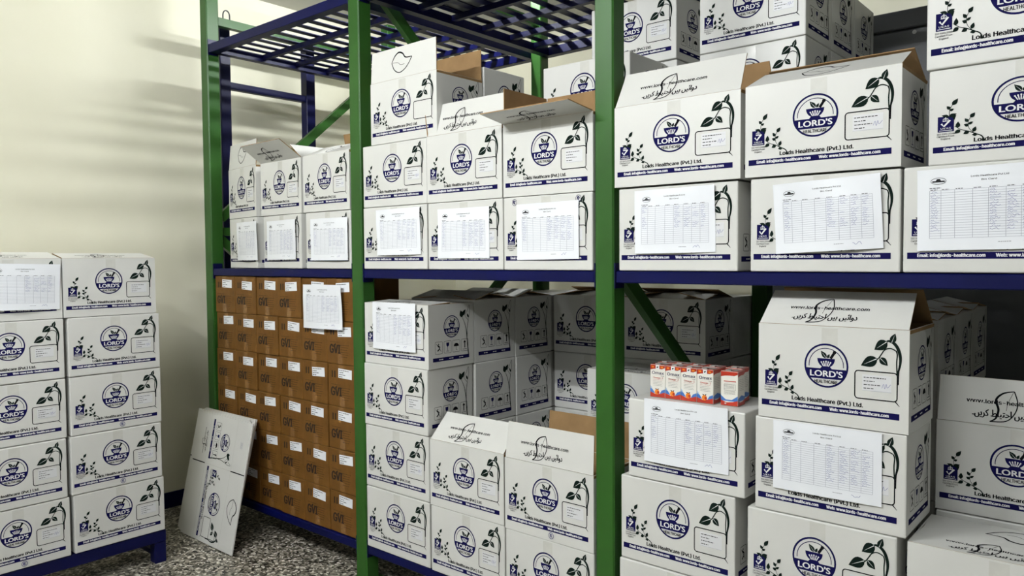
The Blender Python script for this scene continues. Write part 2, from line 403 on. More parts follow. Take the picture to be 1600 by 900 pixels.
FRONT_ROT = (PI/2, 0, 0)      # art plane onto the face that looks along -y
def carton(x, y, z, label, group=None, W=.447, D=D0, H=H0, rot=0.0, flaps=(), st=None, tape=True, mark=False, front=True, side=True, is_open=False, face_x=False):
    """x, y: front left bottom corner; rot about it"""
    r = math.radians(rot) + (PI/2 if face_x else 0)
    cx = x + math.cos(r)*W/2; cy = y + math.sin(r)*W/2
    nm = 'open_carton' if is_open else 'white_carton'
    t = thing(nm, label, 'carton', (cx, cy, z), r, group)
    t.scale = (W/W0, D/D0, H/H0)
    link('body', ME['open' if is_open else 'closed'], t)
    if front: link('printed_front', ME['front'], t, (-W0/2, 0, 0), FRONT_ROT)
    if side: link('printed_side', ME['side'], t, (W0/2, 0, 0), (PI/2, 0, PI/2))
    if front and st is not None: link('label_sticker', ME['st'][st % 4], t, (-W0/2, 0, 0), FRONT_ROT)
    if tape: link('packing_tape', ME['tape'], t, (0, 0, 0), FRONT_ROT)
    if mark: link('packing_tape', ME['mark'], t, (.02, 0, 0), FRONT_ROT)
    for fl in flaps:
        sd, ang, art = fl[:3]
        loc, rz = {'front': ((0, .002, H0+.0005), 0), 'back': ((0, D0-.002, H0+.0005), PI), 'right': ((W0/2-.002, D0/2, H0+.0005), PI/2), 'left': ((-W0/2+.002, D0/2, H0+.0005), -PI/2)}[sd]
        o = link('flap', ME['long' if sd in ('front', 'back') else 'short'], t, loc, (math.radians(ang), 0, rz))
        if art == 'text': link('printed_flap', ME['ftext'], o)
        elif art == 'leaf': link('printed_flap', ME['fleaf'], o)
    return t

# ------------------------------------------------------------------ bin cards
CW, CH = .305, .215
def card_meshes(seed, bend):
    r = random.Random(seed); ph = [r.uniform(0, 6) for _ in range(4)]
    def dz(x, y):
        u, v = x/CW, y/CH
        return bend*(.0035*math.sin(5*u+ph[0])*math.sin(3*v+ph[1]) + .0022*math.sin(11*u+7*v+ph[2])*(v**2) + .005*(1-v)**3*math.sin(PI*u+.3)) + bend*.0042
    b = MB(); nx, ny = 16, 12
    for j in range(ny):
        for i in range(nx):
            b.face([(CW*a/nx, CH*c/ny, dz(CW*a/nx, CH*c/ny)) for a, c in ((i, j), (i+1, j), (i+1, j+1), (i, j+1))], 0)
    sh = b.mesh('sheet', ['paper'])
    bm = bmesh.new(); bm.from_mesh(sh); bmesh.ops.remove_doubles(bm, verts=bm.verts, dist=1e-6)
    bmesh.ops.recalc_face_normals(bm, faces=bm.faces)
    ex = bmesh.ops.extrude_face_region(bm, geom=list(bm.faces))
    for v in ex['geom']:
        if isinstance(v, bmesh.types.BMVert): v.co.z -= .0012
    bmesh.ops.recalc_face_normals(bm, faces=bm.faces)
    bm.to_mesh(sh); bm.free()
    sh.polygons.foreach_set('use_smooth', [True]*len(sh.polygons)); sh.set_sharp_from_angle(angle=math.radians(50))
    a = Art(); a.step = 2e-6
    x0, x1, y0, y1 = .028, .282, .032, .158
    cols = [0, .10, .22, .37, .50, .64, .76, .88, 1]; rows = 19
    for k in range(rows+1):
        y = y0+(y1-y0)*k/rows; a.stroke([(x0+(x1-x0)*i/20, y) for i in range(21)], .0007, 0, .0004)
    for c in cols:
        x = x0+(x1-x0)*c; a.stroke([(x, y0+(y1-y0)*i/12) for i in range(13)], .0008, 0, .0004)
    for i, c in enumerate(cols[:-1]): words(a, x0+(x1-x0)*c+.002, y1+.0015, .016, .0018, 3, r)
    words(a, x0, y1+.006, .026, .0020, 3, r)
    n = r.choice((11, 14, 16, 13))
    for k in range(n):
        y = y1-(y1-y0)*(k+.85)/rows
        for c, ch in ((0, .9), (.50, 1), (.64, .75), (.76, .85), (.88, .9)):
            if r.random() > ch: continue
            x = x0+(x1-x0)*c+.003; L = (.10 if c in (0, .88) else .12)*(x1-x0)*r.uniform(.35, .8)
            q = [(x+L*i/7, y+r.uniform(-.0022, .0034)) for i in range(8)]
            a.stroke(q, .0008, 1, .0006)
    a.text("Lords Healthcare Pvt Ltd", .118, .188, .078, .0044, 2, .0005, bold=.012, res=1)
    a.text("Bin Card", .140, .178, .032, .0042, 2, .0005, bold=.012, res=1)
    a.stroke([(.048+.017*math.cos(t), .183+.0085*math.sin(t)) for t in [2*PI*i/20 for i in range(20)]], .0010, 2, .0005, True)
    a.rect(.034, .062, .180, .1835, 2, .0005); a.poly([(.042, .184), (.054, .184), (.051, .1885), (.045, .1885)], 2, .0005)
    words(a, .175, .019, .026, .0012, 3, r)
    a.stroke(spline([(.226+.004*i, .018+r.uniform(-.003, .006)) for i in range(7)], 3), .0010, 1, .0005)
    a.v = [(x, y, z+dz(x, y)) for x, y, z in a.v]
    pr = a.mesh('printed_table', ['grid_ink', 'pen_ink', 'black_ink', 'dark_grey_ink'])
    return sh, pr
CARDS = [card_meshes(11+i, (.7, 1.0, 1.3, .9)[i]) for i in range(4)]
def bin_card(x, y, z, label, v=0, tilt=0.0, rz=0.0, w=CW, h=CH, face_x=False, lean=0.0):
    """x, y, z = lower left corner of the sheet, on a face looking along -y (or +x)"""
    t = thing('bin_card', label, 'paper sheet', (x, y, z), 0, 'bin cards taped to the cartons')
    t.rotation_mode = 'QUATERNION'
    m = Matrix.Rotation(math.radians(rz)+(PI/2 if face_x else 0), 4, 'Z') @ Matrix.Rotation(math.radians(-tilt), 4, 'Y') @ Matrix.Rotation(PI/2-math.radians(lean), 4, 'X')
    t.rotation_quaternion = m.to_quaternion(); t.scale = (w/CW, h/CH, 1)
    link('sheet', CARDS[v][0], t); link('printed_table', CARDS[v][1], t)
    return t

# ------------------------------------------------------------------ the room
XW = -.40; XR, YF, YB = 13.0, -5.2, 2.6
def struct(name, x0, x1, y0, y1, z0, z1, m):
    b = MB(); b.box(x0, x1, y0, y1, z0, z1); return tag(link(name, b.mesh(name, [m])), kind='structure')
tag(struct('floor', XW-.1, XR+.1, YF-.1, YB+.1, -.1, 0, 'terrazzo'), 'speckled grey brown terrazzo floor', 'floor')
tag(struct('ceiling', XW-.1, XR+.1, YF-.1, YB+.1, CEIL, CEIL+.1, 'ceiling_paint'), 'plain pale grey ceiling', 'ceiling')
tag(struct('wall_left', XW-.1, XW, YF-.1, YB+.1, 0, CEIL, 'wall'), 'cream painted wall beside the corner bay', 'wall')
tag(struct('wall_back', XW, XR, YB, YB+.1, 0, CEIL, 'wall'), 'cream painted wall behind the rack', 'wall')
tag(struct('wall_right', XR, XR+.1, YF-.1, YB+.1, 0, CEIL, 'dull_wall'), 'unseen wall at the far end of the aisle, grey to cut bounced light', 'wall')
tag(struct('wall_front', XW, XR, YF-.1, YF, 0, CEIL, 'dull_wall'), 'unseen wall across the aisle, grey to cut bounced light', 'wall')
tag(struct('baseboard_left', XW, XW+.012, YF, YB, 0, .101, 'blue_paint'), 'blue painted skirting band along the cream wall', 'baseboard')
tag(struct('baseboard_back', XW+.012, XR, YB-.012, YB, 0, .101, 'blue_paint'), 'blue painted skirting band along the wall behind the rack', 'baseboard')

# ceiling lamps over the aisle (above the frame)
for i, (lx, ly) in enumerate(LIGHTS):
    t = thing('ceiling_light', 'long white tube light batten under the ceiling of the store room', 'ceiling light', (lx, ly, CEIL-.14), PI/2 if i == 6 else 0, 'tube lights of the store room')
    b = MB(); b.box(-.64, .64, -.045, .045, .085, .139); link('housing', b.mesh('lamp_housing', ['lamp_metal'], .004), t)
    for x in (-.62, .60):
        b = MB(); b.box(x, x+.02, -.02, .02, .0, .085); link('lamp_holder', b.mesh('lamp_holder', ['lamp_metal']), t)
    b = MB(); n = 8
    for k in range(n):
        a0, a1 = 2*PI*k/n, 2*PI*(k+1)/n; r = .019
        b.face([(-.6, r*math.cos(a0), .03+r*math.sin(a0)), (.6, r*math.cos(a0), .03+r*math.sin(a0)), (.6, r*math.cos(a1), .03+r*math.sin(a1)), (-.6, r*math.cos(a1), .03+r*math.sin(a1))], 0)
    link('tube', b.mesh('tube', ['lamp_glow_%d' % i]), t)

# ------------------------------------------------------------------ the rack
B = 1.45; PW, PD, RD = .082, .080, 1.50
PX = [0, B, 2*B, 4.47, 5.92]  # last bay is added out of view to block side light
rack = thing('pallet_rack', 'tall steel rack of green posts and blue slatted shelves filled with cartons', 'storage rack', (0, 0, 0))
def rmesh(name, m, fill, bevel=0.0, parent=None):
    b = MB(); fill(b); return link(name, b.mesh(name, [m], bevel), parent or rack)
post_b = MB(); post_b.box(0, PW, 0, PD, 0, 3.36); post_me = post_b.mesh('post', ['green_paint'], .006)
foot_b = MB(); foot_b.box(-.03, PW+.03, -.03, PD+.03, 0, .006); foot_me = foot_b.mesh('foot_plate', ['green_paint'])
for k in range(5):
    for y in (0, RD-PD):
        p_ = link('post', post_me, rack, (PX[k], y, 0)); link('foot_plate', foot_me, p_)
SH = [.194, 1.5622, 2.92]; BH = [.042, .0425, .052]
for li, zs in enumerate(SH):
    h = BH[li]
    for k in range(4):
        a0 = PX[k]+PW; a1 = PX[k+1]
        m = 'blue_paint'
        rmesh('shelf_beam', m, lambda b: b.box(a0+.006, a1-.006, .006, .062, zs-h, zs), .003)
        rmesh('shelf_beam', 'dark_blue_paint', lambda b: b.box(a0, a1, RD-.062, RD-.006, zs-h, zs), .003)
        for xa, xb in ((a0+.0005, a0+.005), (a1-.005, a1-.0005)):
            rmesh('beam_bracket', 'dark_blue_paint', lambda b: b.box(xa, xb, .004, .064, zs-.062, zs+.030))
        rmesh('end_beam', 'dark_blue_paint', lambda b: b.box(a0+.002, a0+.05, .064, RD-.064, zs-h, zs-.006))
        rmesh('end_beam', 'dark_blue_paint', lambda b: b.box(a1-.05, a1-.002, .064, RD-.064, zs-h, zs-.006))
        for y in (.36, .60, .84, 1.08, 1.30):
            rmesh('joist', 'dark_blue_paint', lambda b: b.box(a0+.051, a1-.051, y-.014, y+.014, zs-.036, zs-.006))
        sl = MB(); sl.box(-.024, .024, .064, RD-.064, -.004, 0); sme = sl.mesh('slat', ['dark_blue_paint'])
        if li == 2 and k >= 2: continue
        n = 12; st_ = (a1-a0-.1)/n
        for i in range(n):
            link('slat', sme, rack, (a0+.05+st_*(i+.5), 0, zs))
def brace(x, ya, za, yb, zb, w=.035, h=.055):
    rmesh('brace', 'green_paint', lambda b: b.bar((x, ya, za), (x, yb, zb), w, h))
brace(.041, .08, 1.87, 1.42, 3.02); brace(.041, .08, 1.74, 1.42, .62); brace(.041, .08, .30, 1.42, .55)
brace(B+.041, .08, 3.02, 1.42, 1.87); brace(B+.041, .08, .66, 1.42, 1.76)
brace(2*B+.041, .08, 1.585, 1.42, .49)
brace(PX[3]+.041, .08, 3.02, 1.42, 1.87); brace(PX[3]+.041, .08, .66, 1.42, 1.76)
for k in range(5):
    for z in (3.08, 1.79 if k == 0 else 1.66, .28):
        rmesh('frame_rail', 'green_paint', lambda b: b.box(PX[k]+.018, PX[k]+.064, PD, RD-PD, z-.025, z+.025))
b = MB()
pts = [(.041, .13, 3.10)]+[(.041, .153-.022*math.cos(t), 3.135+.03*math.sin(t)) for t in [PI*i/8 for i in range(9)]]+[(.041, .175, 3.10)]
for i in range(len(pts)-1): b.bar(pts[i], pts[i+1], .006, .006)
link('cable_loop', b.mesh('cable_loop', ['black_rubber']), rack)

# blue ladder frame between the rack and the wall
lad = thing('steel_ladder_frame', 'dark blue steel ladder frame standing between the rack end and the cream wall', 'metal frame', (-.10, .2, 0))
for y in (0, .64):
    b = MB(); b.box(-.035, .035, y-.035, y+.035, 0, 3.12); link('upright', b.mesh('upright', ['dark_blue_paint'], .003), lad)
for z in (.35, 1.0, 1.70, 2.735):
    b = MB(); b.box(-.022, .022, .036, .604, z-.022, z+.022); link('rung', b.mesh('rung', ['dark_blue_paint']), lad)

# ------------------------------------------------------------------ stack on the blue stand by the wall
XS = .474; SZ = .176; HS = .291; YS0 = -.962; PS = .455
GS = 'cartons stacked on the blue stand'
stand = thing('steel_stand', 'low blue steel stand under the carton stack by the cream wall', 'stand', (XS-.32, -.5, 0))
def smesh(name, fill): b = MB(); fill(b); return link(name, b.mesh(name, ['dark_blue_paint'], .003), stand)
smesh('top_rail', lambda b: b.box(.25, .315, -1.92, .0, .112, SZ-.002)); smesh('top_rail', lambda b: b.box(-.30, -.235, -1.92, .0, .112, SZ-.002))
for y in (-.05, -.66, -1.27, -1.88):
    smesh('cross_rail', lambda b: b.box(-.234, .249, y-.03, y+.03, .125, SZ-.002))
for y in (-.03, -1.89):
    for x in (.282, -.268):
        smesh('leg', lambda b: b.box(x-.03, x+.03, y-.03, y+.03, 0, .112))
    smesh('foot_rail', lambda b: b.box(-.237, .251, y-.018, y+.018, .03, .055))
ordn = ['bottom', 'second from the bottom', 'middle', 'second from the top', 'top']
for c in range(3):
    y = YS0+.008-c*PS
    for k in range(5):
        if c == 2 and k == 4: lab = 'white carton half hidden at the outer end of the blue stand, top'
        place = ['column by the flattened cartons', 'column under the bin card', 'outermost column'][c]
        j = [(.004, .0), (-.004, .002), (.002, -.002), (0, .001), (-.003, 0)][k]
        if c == 2: continue
        carton(XS+j[1], y+j[0]-(.006 if c == 1 else 0)+(.012 if k == 4 and c == 0 else 0)*-1, SZ+k*HS, 'white blue-stand carton, %s of the %s' % (ordn[k], place), GS, W=.443, H=HS-.003,
               st=k+c, face_x=True, mark=(c == 0 and k in (1, 2)) or (c == 1 and k in (0,)), side=False,
               flaps=(('front', 12 if c else 10, 'text'), ('back', 11.5 if c else 9.5, 'leaf')) if k == 4 else (), is_open=(k == 4))
bin_card(XS+.003, -1.292, SZ+4*HS+.052, 'white bin card sheet taped to the topmost carton of the blue stand', 1, -1.5, face_x=True)

# ------------------------------------------------------------------ upper shelf
Z1 = SH[1]+.003; HU = .2935; Z2 = Z1+.2955; Z3 = Z2+.2955; Z4 = Z3+.2955
G1, G2, G3 = 'cartons on the upper shelf of the corner bay', 'cartons on the upper shelf of the middle bay', 'cartons on the upper shelf of the syrup bay'
# corner bay
carton(.190, .062, Z1, 'white carton with a card, bottom of the pile beside the first green post', G1, rot=-8.2, W=.400, H=HU, st=0)
carton(.190, .062, Z2, 'open white carton beside the first green post, its leaf-printed flap standing up', G1, rot=-8.2, W=.400, H=HU, st=1, is_open=True, flaps=(('front', 86, 'leaf'), ('back', 8, None), ('left', -80, None), ('right', -80, None)))
carton(.618, .028, Z1, 'white carton with a card, bottom of the middle pile in the corner bay', G1, rot=-4, W=.41, H=HU, st=2)
carton(.612, .020, Z2, 'open white carton with its front flap folded out towards the aisle, corner bay', G1, rot=-2.5, W=.420, H=HU, st=1, is_open=True, flaps=(('front', 146, 'text'), ('back', 20, None), ('left', -80, None), ('right', 33, None)))
carton(1.062, .006, Z1, 'white carton with a card half behind the second green post, corner bay', G1, W=.379, H=HU, st=3)
carton(1.052, .000, Z2, 'open white carton with low sloping leaf flap beside the second green post', G1, W=.392, H=HU, st=3, is_open=True, flaps=(('front', 24, 'leaf'), ('back', 78, None), ('left', -80, None), ('right', -80, None)))
bin_card(.325, .036, Z1+.046, 'white bin card sheet on the bottom carton beside the first green post', 2, 0.0, -8.2, w=.285, h=.222)
bin_card(.684, .011, Z1+.047, 'white bin card sheet on the bottom carton in the middle of the corner bay', 0, 0.4, -4)
bin_card(1.118, -.002, Z1+.043, 'white bin card sheet on the corner bay carton next to the second green post', 3, 0.0, 0, w=.312)
# middle bay
carton(1.549, 0, Z1, 'white carton with a wrinkled card, upper shelf, beside the second green post', G2, H=HU, st=0)
carton(2.004, 0, Z1, 'white carton with a card, bottom of the centre pile of the middle bay upper shelf', G2, W=.444, H=HU, st=1)
stamped = carton(2.453, 0, Z1, 'white carton with a card and two taped stamps, middle bay upper shelf', G2, W=.438, H=HU, st=2)
carton(1.549, .002, Z2, 'closed white carton between the leaf-flap carton and a card carton, middle bay', G2, H=HU, st=1)
carton(2.003, -.002, Z2, 'open white carton with upright web flap, centre of the middle bay upper shelf', G2, W=.444, H=HU, st=2, is_open=True, flaps=(('front', 74, 'text'), ('back', 40, None), ('left', 100, None), ('right', -80, None)))
carton(2.455, -.002, Z2, 'open white carton with its front flap jutting out flat, middle bay upper shelf', G2, W=.440, H=HU, st=0, is_open=True, flaps=(('front', 172, 'text'), ('back', 88, None), ('left', 92, None), ('right', -80, None)))
carton(1.612, .004, Z3, 'open white carton on top of the middle bay pile with an upright leaf flap', G2, W=.452, H=HU-.006, is_open=True, flaps=(('front', 88, 'leaf'), ('back', 92, None), ('left', -80, None), ('right', -80, None)))
carton(1.612, .310, Z3, 'white carton behind the leaf-flap carton, its printed end facing the post', G2, W=.455, H=.355, st=1)
carton(2.400, .335, Z3, 'white carton in the second row behind the jutting flap, middle bay', G2, W=.447, H=HU, st=2)
carton(2.450, .640, Z4+.02, 'white carton high up in the third row behind the third green post', G2, W=.441, H=HU, st=1)
bin_card(1.655, -.002, Z1+.064, 'wrinkled white bin card sheet on the first middle bay carton, upper shelf', 2, .8)
bin_card(2.070, -.002, Z1+.049, 'white bin card sheet on the centre carton of the middle bay upper shelf', 0, 0)
bin_card(2.528, -.002, Z1+.040, 'white bin card sheet under two blue tape stamps, middle bay upper shelf', 3, .6, h=.222)
a = Art(); a.ring(0, 0, .0115, .0135, n=22, mi=0, z=.0006); a.ring(0, 0, .0045, .0075, math.radians(20), math.radians(250), n=12, mi=0, z=.0006); a.stroke([(-.006, .007), (.004, -.008)], .0045, 0, .0009); a.rect(-.017, .013, .009, .0115, 1, .0004)
stamp_me = a.mesh('tape_stamp', ['navy_ink', 'clear_tape'])
for u, tw in ((.135, 0), (.855, .5)): link('tape_stamp', stamp_me, stamped, ((u-.5)*W0, 0, .925*H0), (PI/2, tw, 0))
# syrup bay
carton(3.006, 0, Z1, 'white carton with a card, bottom beside the third green post, upper shelf', G3, W=.452, H=HU, st=1)
carton(3.500, 0, Z1, 'white carton with a crooked crumpled card on the upper shelf', G3, W=.440, H=HU, st=2)
carton(3.947, 0, Z1, 'white carton with a large flat card at the end of the upper shelf', G3, W=.445, H=HU, st=3)
carton(2.996, -.012, Z2+.003, 'open white carton with web address flap leaning back, beside the third green post', G3, W=.475, H=.284, st=3, is_open=True, flaps=(('front', 64, 'text'), ('back', 74, None), ('left', -80, None), ('right', -80, None)))
carton(3.486, -.010, Z2+.003, 'open white carton with low leaf flap and brown end flap, above the crumpled card', G3, W=.456, H=.286, st=1, is_open=True, flaps=(('front', 25, 'leaf'), ('back', 33, None), ('left', -80, None), ('right', -80, None)))
carton(4.008, 0, Z2-.002, 'white carton standing on the large-card carton at the shelf end', G3, W=.445, H=.258, st=1)
carton(4.000, 0, Z2+.259, 'topmost white carton of the pile above the large flat card', G3, W=.445, H=HU, st=2, mark=False)
bin_card(3.077, -.002, Z1+.060, 'white bin card sheet on the carton right beside the third green post', 1, .6, h=.222)
bin_card(3.586, -.003, Z1+.055, 'crooked crumpled white bin card sheet below the open leaf-flap carton', 2, 2.6, w=.312)
bin_card(3.985, -.003, Z1+.060, 'large flat white bin card sheet on the last upper shelf carton', 0, .7, w=.335, h=.222)
for iy, y in enumerate((.64, .94, 1.24)):
    w_ = ['first', 'second', 'third'][iy]
    for iz, z in enumerate((Z3+.014, Z3+.014+.2955)):
        carton(3.000, y, z, 'white carton in the back rows of the upper shelf, %s deep, %s layer' % (w_, ['under', 'top'][iz]), G3, W=.444, H=HU, st=iy+iz, mark=False)
# rows hidden behind carry the ones that show
def hidden(x, y, z, W=.444, H=HU):
    carton(x, y, z, 'plain unseen white carton, in the back rows or blocking side light in the added bay', 'unseen cartons in the back rows and the added bay', W=W, H=H, front=False, side=False, tape=False)
for y in (.64, .94, 1.24):
    hidden(3.000, y, Z1); hidden(3.000, y, Z2, H=.306)
hidden(2.450, .640, Z1); hidden(2.450, .640, Z2); hidden(2.450, .640, Z3, H=.310)
hidden(1.612, .310, Z1); hidden(1.612, .310, Z2); hidden(2.400-.0, .330, Z1); hidden(2.400, .330, Z2)

# things stored above: boards on the top shelf over the middle bay
for i, (x0, x1, y0, y1, h) in enumerate(((1.60, 2.25, .08, .62, .03), (2.28, 2.85, .08, .60, .03))):
    t = thing('stored_board', 'dark grey board lying flat on the top shelf, %s' % ['nearer the second green post', 'nearer the third green post'][i], 'board', ((x0+x1)/2, (y0+y1)/2, SH[2]+.001), 0, 'boards on the top shelf')
    b = MB(); b.box(x0-(x0+x1)/2, (x1-x0)/2, (y0-y1)/2, (y1-y0)/2, 0, h); link('panel', b.mesh('panel', ['grey_plastic'], .004), t)

# grey cabinet behind
cab = thing('grey_cabinet', 'dark grey smooth-sided cabinet standing behind the back rows of cartons', 'cabinet', (3.75, 2.0, 0))
b = MB(); b.box(-.95, .95, -.30, .30, 0, 2.70); link('body', b.mesh('body', ['grey_plastic'], .01), cab)
b = MB(); b.box(-.96, .96, -.31, .31, 2.701, 2.79); link('top_panel', b.mesh('top_panel', ['grey_plastic'], .006), cab)
b = MB(); b.ring = None
a = Art(); a.ring(0, 0, 0, .010, n=10, mi=0); link('painted_glint', a.mesh('painted_glint', ['white_ink']), cab, (-.167, -.303, 2.677), FRONT_ROT)  # white disc painted on as a reflection, not a fitting

# ------------------------------------------------------------------ lower shelf
L0 = SH[0]+.003; HP = .3045; HL = .302
LZ = [L0+HP*k for k in range(4)]
G4 = 'cartons on the lower shelf of the middle bay'; G5 = 'cartons on the lower shelf of the syrup bay'
rows = ['bottom', 'second from the bottom', 'third from the bottom', 'top']
for k in range(4):
    carton(1.540+(.006 if k == 3 else 0), .002-(.004 if k == 2 else 0), LZ[k], 'white carton in the column by the second green post, lower shelf, %s' % rows[k], G4, W=.449, H=HL if k < 3 else .292, st=k,
           flaps=(('front', 3, 'text'), ('back', 1, None)) if k == 3 else (), is_open=(k == 3))
    for j in (1, 2):
        if k == 0: hidden(1.55, .302*j+.002, LZ[k], H=HL); continue
        carton(1.555+.004*j-.003*k, .302*j+.003, LZ[k], 'white end-print carton in the %s row of the middle bay, %s' % (['', 'second', 'third'][j], rows[k]), G4, W=.445, H=HL, st=k, mark=False,
               flaps=(('right', 8, None), ('left', 4, None), ('front', 14, None), ('back', 9, None)) if k == 3 else (), is_open=(k == 3))
bin_card(1.618, -.005, LZ[3]+.074, 'white bin card sheet on the top carton beside the second green post, lower shelf', 3, 0, w=.303, h=.224)
carton(2.003, -.002, LZ[0], 'closed white carton in the middle column, bottom of the lower shelf', G4, W=.442, H=HL, st=1)
carton(2.003, -.004, LZ[1], 'open white carton with flap leaning back beside the tall column, lower shelf', G4, W=.442, H=.298, st=2, is_open=True, flaps=(('front', 46, 'text'), ('back', 8, None), ('left', -80, None), ('right', -80, None)))
carton(2.452, -.002, LZ[0], 'closed white carton at the foot of the third green post, lower shelf', G4, W=.442, H=.296, st=0, mark=False)
carton(2.452, -.004, LZ[0]+.298, 'open white carton with its web address flap upright, beside the third green post', G4, W=.442, H=.296, st=0, is_open=True, mark=True, flaps=(('front', 84, 'text'), ('back', 92, None), ('left', -80, None), ('right', -80, None)))
for k in range(4):
    for y in (.908, 1.208): hidden(1.55, y, LZ[k], H=.300)
    for x in (2.010, 2.455): hidden(x, 1.216, LZ[k], H=.300, W=.44)
# back wall of cartons in the lower bay
for i, x in enumerate((2.010, 2.455)):
    for k in range(4):
        if k == 0: hidden(x, .915, LZ[k], H=HL); continue
        carton(x, .915, LZ[k], 'shaded white carton, back lower row, %s, %s' % (rows[k], ['by the end-print cartons', 'behind the third green post'][i]), G4, W=.440, H=HL, st=k, mark=False,
               flaps=(('right', 12, None), ('left', 10, None), ('front', 8, None), ('back', 16, None)) if k == 3 else (), is_open=(k == 3))
for k in range(3):
    if k < 2: hidden(2.450, .600, LZ[k]-.004*k, H=.292)
    else: carton(2.447, .600, LZ[2]-.018, 'white carton standing by itself behind the third green post, lower shelf', G4, W=.440, H=HL, st=2, mark=True, flaps=(('front', 1, 'text'), ('back', 0, None)), is_open=True)
# syrup bay
carton(3.006, .0, LZ[0]-.0, 'bottom white carton of the pile under the syrup boxes', G5, W=.440, H=HL+.012, st=1)
carton(3.012, .002, LZ[0]+.317, 'white carton just below the carton that carries the syrup boxes', G5, W=.440, H=.306, st=2)
carton(3.046, -.002, LZ[0]+.626, 'white carton with a card carrying the orange syrup boxes on top', G5, W=.440, H=.282, st=3)
ZO = LZ[0]+.626+.2825
bin_card(3.116, -.005, LZ[0]+.694, 'white bin card sheet on the carton that carries the syrup boxes', 1, .3, w=.316, h=.222)
hidden(3.505, -.004, LZ[0], W=.446, H=.302)
carton(3.497, -.006, LZ[0]+.305, 'white carton two below the open carton just under the shelf beam', G5, W=.446, H=.302, st=0)
carton(3.522, -.006, LZ[0]+.609, 'white carton with a card, directly under the open carton below the beam', G5, W=.444, H=.298, st=1, mark=False)
carton(3.534, -.010, LZ[0]+.909, 'open white carton with its web flap leaning back just under the shelf beam', G5, W=.436, H=.296, st=3, is_open=True, flaps=(('front', 42, 'text'), ('back', 46, None), ('left', -80, None), ('right', -80, None)))
bin_card(3.584, -.010, LZ[0]+.688, 'white bin card sheet on the carton under the open carton below the beam', 0, .2, w=.318, h=.214)
for j, y in enumerate((.42, .72, 1.02)):
    for k in range(3): hidden(3.510, y, LZ[k], H=HL)
    carton(3.510, y, LZ[3], 'dark shaded white carton behind the open carton under the beam, %s deep' % ['first', 'second', 'third'][j], G5, W=.446, H=.290, st=j, is_open=True, flaps=(('right', 14, None), ('front', 6, None), ('left', 5, None), ('back', 8, None)))
hidden(3.968, .004, LZ[0], W=.446)
carton(3.968, .004, LZ[0]+.305, 'closed white carton with printed top flaps at the end of the lower shelf', G5, W=.446, H=.296, st=2, is_open=True, flaps=(('front', .5, 'text'), ('back', 0, 'leaf')))
hidden(3.968, .362, LZ[0], W=.446); hidden(3.968, .362, LZ[0]+.305, W=.446, H=.296)
carton(3.966, .362, LZ[0]+.606, 'open white carton set back with its web flap raised, end of the lower shelf', G5, W=.446, H=.286, st=1, is_open=True, flaps=(('front', 88, 'text'), ('back', 10, None), ('left', -80, None), ('right', -80, None)))

for y in (.02, .32, .62, .92):
    for k in range(4): hidden(4.565, y, LZ[k], H=HL)  # unseen cartons in the added bay, keep side light off the lower shelf
# ------------------------------------------------------------------ brown cartons
BW, BHt, BD = .2215, .2188, .30
def brown_meshes():
    b = MB(); b.box(-BW/2, BW/2, 0, BD, 0, BHt); body = b.mesh('brown_body', ['brown_board'], .003, 1)
    a = Art(); U = lambda u: (u-.5)*BW; V = lambda v: v*BHt
    a.text('GVI', U(.11), V(.25), .39*BW, .044, 0, bold=.075, res=2)
    a.poly([(U(.26), V(.44)), (U(.33), V(.44)), (U(.335), V(.50))], 0)
    for i in range(6): words(a, U(.52), V(.45-.055*i), BW*(.30-.03*(i % 3)), .0028, 1, random.Random(i))
    words(a, U(.12), V(.51), BW*.34, .0026, 1, random.Random(9))
    for u in (.14, .235): a.rect(U(u), U(u+.045), V(.70), V(.84), 0); a.poly([(U(u-.012), V(.70)), (U(u+.057), V(.70)), (U(u+.022), V(.675))], 0)
    art = a.mesh('printed_front', ['brown_ink', 'faint_brown_ink'])
    a = Art(); a.rect(-.055*1, .055, -.024, .024, 0, .0006)
    for i, w in enumerate((.8, .35, .55, .3)): words(a, -.049, .014-i*.011, .098*w, .0032, 1, random.Random(20+i), .0009)
    stk = a.mesh('label_sticker', ['paper', 'black_ink'])
    a = Art(); a.rect(-.021, .021, BHt-.075, BHt-.002, 0, .0002); tp = a.mesh('packing_tape', ['brown_tape'])
    a = Art(); a.rect(-.020, .020, .002, .055, 0, .0002); tp2 = a.mesh('packing_tape', ['brown_tape'])
    return body, art, stk, tp, tp2
BM = brown_meshes()
rn = ['top row', 'second row down', 'third row down', 'fourth row down', 'fifth row down', 'bottom row']
cn = ['column against the first green post', 'second column from the first green post', 'third column from the first green post', 'third column from the second green post', 'second column from the second green post', 'column against the second green post']
rb = random.Random(4)
for r in range(6):
    for c in range(6):
        x = .094+.2250*c+rb.uniform(-.0006, .0006); y = .012+rb.uniform(0, .010)+(.03 if c == 5 else 0)*0; z = L0+.2200*(5-r)
        t = thing('brown_carton', 'brown cardboard carton with white label, %s, %s' % (rn[r], cn[c]), 'carton', (x+BW/2, y, z), math.radians(rb.uniform(-.25, .25)), 'brown cartons stacked in the corner bay')
        link('body', BM[0], t); link('printed_front', BM[1], t, (0, 0, 0), FRONT_ROT)
        link('packing_tape', BM[3], t, (rb.uniform(-.006, .006), 0, 0), FRONT_ROT); link('packing_tape', BM[4], t, (rb.uniform(-.006, .006), 0, 0), FRONT_ROT)
        link('label_sticker', BM[2], t, (.030+rb.uniform(-.01, .006), 0, .775*BHt+rb.uniform(-.006, .006)), (PI/2, math.radians(rb.uniform(-3, 3)), 0))
bin_card(1.046, -.004, 1.253, 'white bin card sheet hanging over the brown cartons beside the second green post', 1, .6, w=.328, h=.228)

